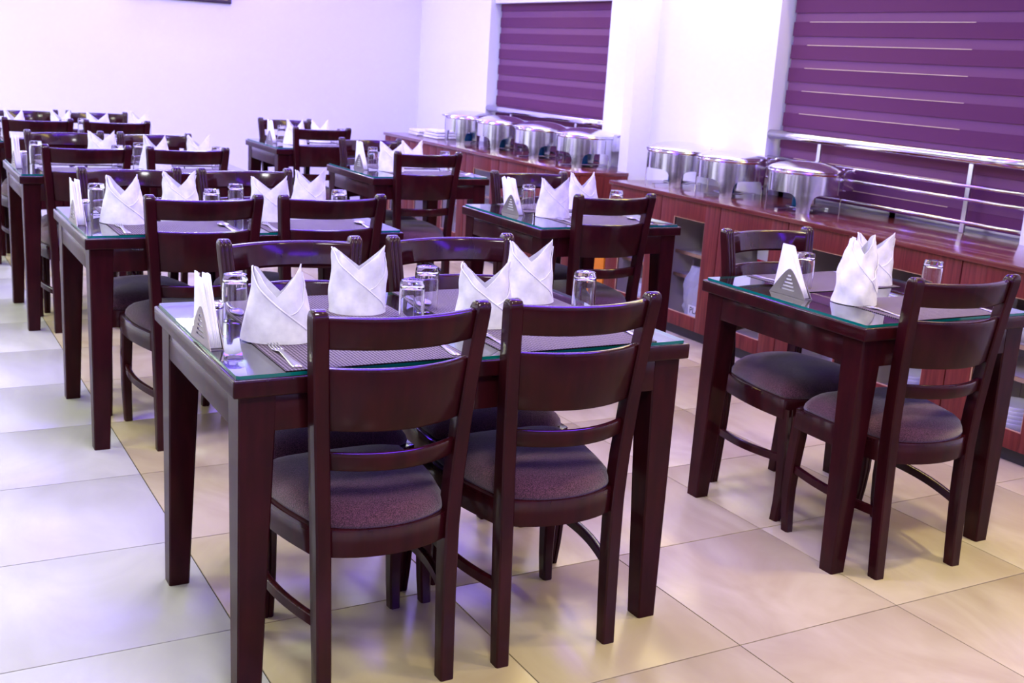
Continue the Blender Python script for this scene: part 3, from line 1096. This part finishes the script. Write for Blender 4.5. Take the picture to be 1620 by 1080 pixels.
# ------------------------------------------------------------------ things inside the cabinets
def pot(x, y, z, r, h, lab, mat='steel_satin'):
    o = thing('stock_pot', lab, 'pot', (x, y, z), 0)
    link('pot_body', MB().lathe([(r * 0.97, 0), (r, 0.004), (r, h), (r + 0.005, h + 0.004), (r - 0.003, h + 0.004), (r - 0.003, 0.006), (0.001, 0.006)], 28, caps=(True, False)).mesh('pot_body', mat), o)
    link('pot_lid', MB().lathe([(r + 0.003, h + 0.0045), (r + 0.003, h + 0.008), (r * 0.5, h + 0.02), (0.012, h + 0.024), (0.012, h + 0.04), (0.001, h + 0.042)], 28).mesh('pot_lid', mat), o)
    return o


def bowls(x, y, z, r, n, lab, grp, mat='porcelain'):
    me = MB().lathe([(r * 0.55, 0), (r * 0.6, 0.0), (r * 0.9, 0.03), (r, 0.055), (r * 0.97, 0.056), (r * 0.86, 0.032), (r * 0.5, 0.008), (0.001, 0.007)], 24, caps=(True, False)).mesh('bowl', mat)
    for k in range(n):
        put('bowl', me, x, y, z + 0.018 * k, 0, lab, 'bowl', grp)


def carton(x, y, z, sx, sy, sz, lab, lid='red_card'):
    o = thing('carton', lab, 'box', (x, y, z), 0)
    link('carton_body', box_mesh('carton_body', -sx, sx, -sy, sy, 0, sz * 0.45, lid, 0.002), o)
    link('carton_lid', box_mesh('carton_lid', -sx - 0.001, sx + 0.002, -sy - 0.002, sy + 0.002, sz * 0.45, sz, 'white_card', 0.002), o)


def door_mid(k, base=NEAR0):
    return base + P * (k + 0.5)


SH = 0.4705
pot(3.50, door_mid(4) - 0.09, SH, 0.085, 0.20, 'tall steel pot on the shelf behind the end-cabinet glass')
pot(3.55, door_mid(3) + 0.02, 0.081, 0.10, 0.07, 'low steel pan under the red and white carton, middle cabinet')
carton(3.475, door_mid(3) - 0.02, SH, 0.07, 0.10, 0.14, 'red and white carton on the upper shelf of the middle cabinet')
bowls(3.45, door_mid(1) + 0.05, 0.081, 0.095, 4, 'white bowl in the low stack in the nearest cabinet', 'bowls stacked in the nearest cabinet')
bowls(3.50, door_mid(1) - 0.05, SH, 0.09, 3, 'white bowl on the shelf of the nearest cabinet', 'bowls on the nearest cabinet shelf')
bowls(3.50, door_mid(0) + 0.03, SH, 0.10, 3, 'white bowl on the shelf of the nearest end door', 'bowls behind the nearest end door')
bowls(3.45, door_mid(0) + 0.02, 0.081, 0.10, 5, 'white bowl stacked low behind the nearest end door', 'bowls low behind the nearest end door')
bowls(3.45, door_mid(5) + 0.02, 0.081, 0.11, 5, 'white bowl stacked low behind the door next to the gap', 'bowls behind the door next to the gap')
pot(3.52, door_mid(2) + 0.03, 0.081, 0.10, 0.16, 'steel pot at the bottom of the middle cabinet')
for k in range(6):
    if k % 2 == 0:
        pot(3.50, door_mid(k, FAR0) + 0.02, 0.081, 0.10, 0.15, 'steel pot at the bottom of the rear sideboard, door %s from the pilaster' % ('first', '', 'third', '', 'fifth', '')[k])
    else:
        bowls(3.45, door_mid(k, FAR0), 0.081, 0.10, 4, 'white bowl in the rear sideboard, door %s from the pilaster' % ('', 'second', '', 'fourth', '', 'last')[k], 'bowls behind rear door %d' % k)

# crumpled clear bag behind the end-cabinet glass
b = MB()
rows = []
rnd = random.Random(3)
for j in range(9):
    t = j / 8
    r = 0.02 + 0.085 * math.sin(PI * (0.1 + 0.78 * t)) ** 0.8
    rows.append([(r * 0.34 * (0.7 + 0.35 * rnd.random()) * math.cos(2 * PI * k / 18), r * (0.9 + 0.45 * rnd.random()) * math.sin(2 * PI * k / 18), 0.33 * t) for k in range(18)])
b.loft(rows, smooth=False)
put('plastic_bag', b.mesh('plastic_bag', 'plastic_bag'), 3.346, door_mid(4) - 0.05, 0.0815, 0, 'crumpled clear plastic bag behind the end-cabinet glass', 'bag')

# paper sign standing behind the glass, lettering as in the photograph
sg = thing('paper_sign', 'small white lettered paper sign low behind the end-cabinet glass', 'sign', (CX + 0.026, door_mid(4) - 0.095, 0.081), 0)
link('sheet', box_mesh('sheet', 0.0, 0.002, -0.055, 0.055, 0.0, 0.115, 'white_card'), sg)
tx = bpy.data.curves.new('lettering', 'FONT')
tx.body = 'PLA'
tx.size = 0.05
tx.extrude = 0.0004
tx.align_x = 'LEFT'
tmp = bpy.data.objects.new('lettering_tmp', tx)
COL.objects.link(tmp)
dg = bpy.context.evaluated_depsgraph_get()
tme = bpy.data.meshes.new_from_object(tmp.evaluated_get(dg))
bpy.data.objects.remove(tmp)
tme.materials.clear()
tme.materials.append(MATS['ink'])
lt = link('lettering', tme, sg, (-0.001, 0.042, 0.072))
lt.rotation_euler = (PI / 2, 0, -PI / 2)

# orange bin in the gap between the two sideboards
ob = thing('waste_bin', 'orange plastic bin standing in the gap between the sideboards', 'bin', (3.42, 3.385, 0), 0)
link('bin_body', MB().loft([[(x * s, y * s, z) for x, y in ((-0.11, -0.13), (0.11, -0.13), (0.11, 0.13), (-0.11, 0.13))] for s, z in ((0.85, 0.0), (1.0, 0.33), (0.97, 0.33), (0.83, 0.01))], smooth=False).mesh('bin_body', 'orange_plastic', 0.004), ob)
link('bin_rim', MB().box(-0.118, 0.118, -0.138, -0.128, 0.325, 0.345).box(-0.118, 0.118, 0.128, 0.138, 0.325, 0.345).box(-0.118, -0.108, -0.128, 0.128, 0.325, 0.345).box(0.108, 0.118, -0.128, 0.128, 0.325, 0.345).mesh('bin_rim', 'orange_plastic'), ob)

# ------------------------------------------------------------------ framed picture on the far wall
pf = thing('framed_picture', 'dark framed picture with a yellow mount hanging high on the far wall', 'picture', (1.62, YF - 0.001, 1.822), 0)
fb = MB()
w, h, t = 0.43, 0.55, 0.03
fb.box(-w, w, -0.025, 0, 0, t).box(-w, w, -0.025, 0, h - t, h).box(-w, -w + t, -0.025, 0, t, h - t).box(w - t, w, -0.025, 0, t, h - t)
link('picture_frame', fb.mesh('picture_frame', 'picture_wood', 0.003), pf)
link('mount', box_mesh('mount', -w + t, w - t, -0.010, -0.002, t, h - t, 'picture_mat'), pf)
link('print', box_mesh('print', -w + 0.11, w - 0.11, -0.0125, -0.0102, 0.11, h - 0.11, 'picture_print'), pf)
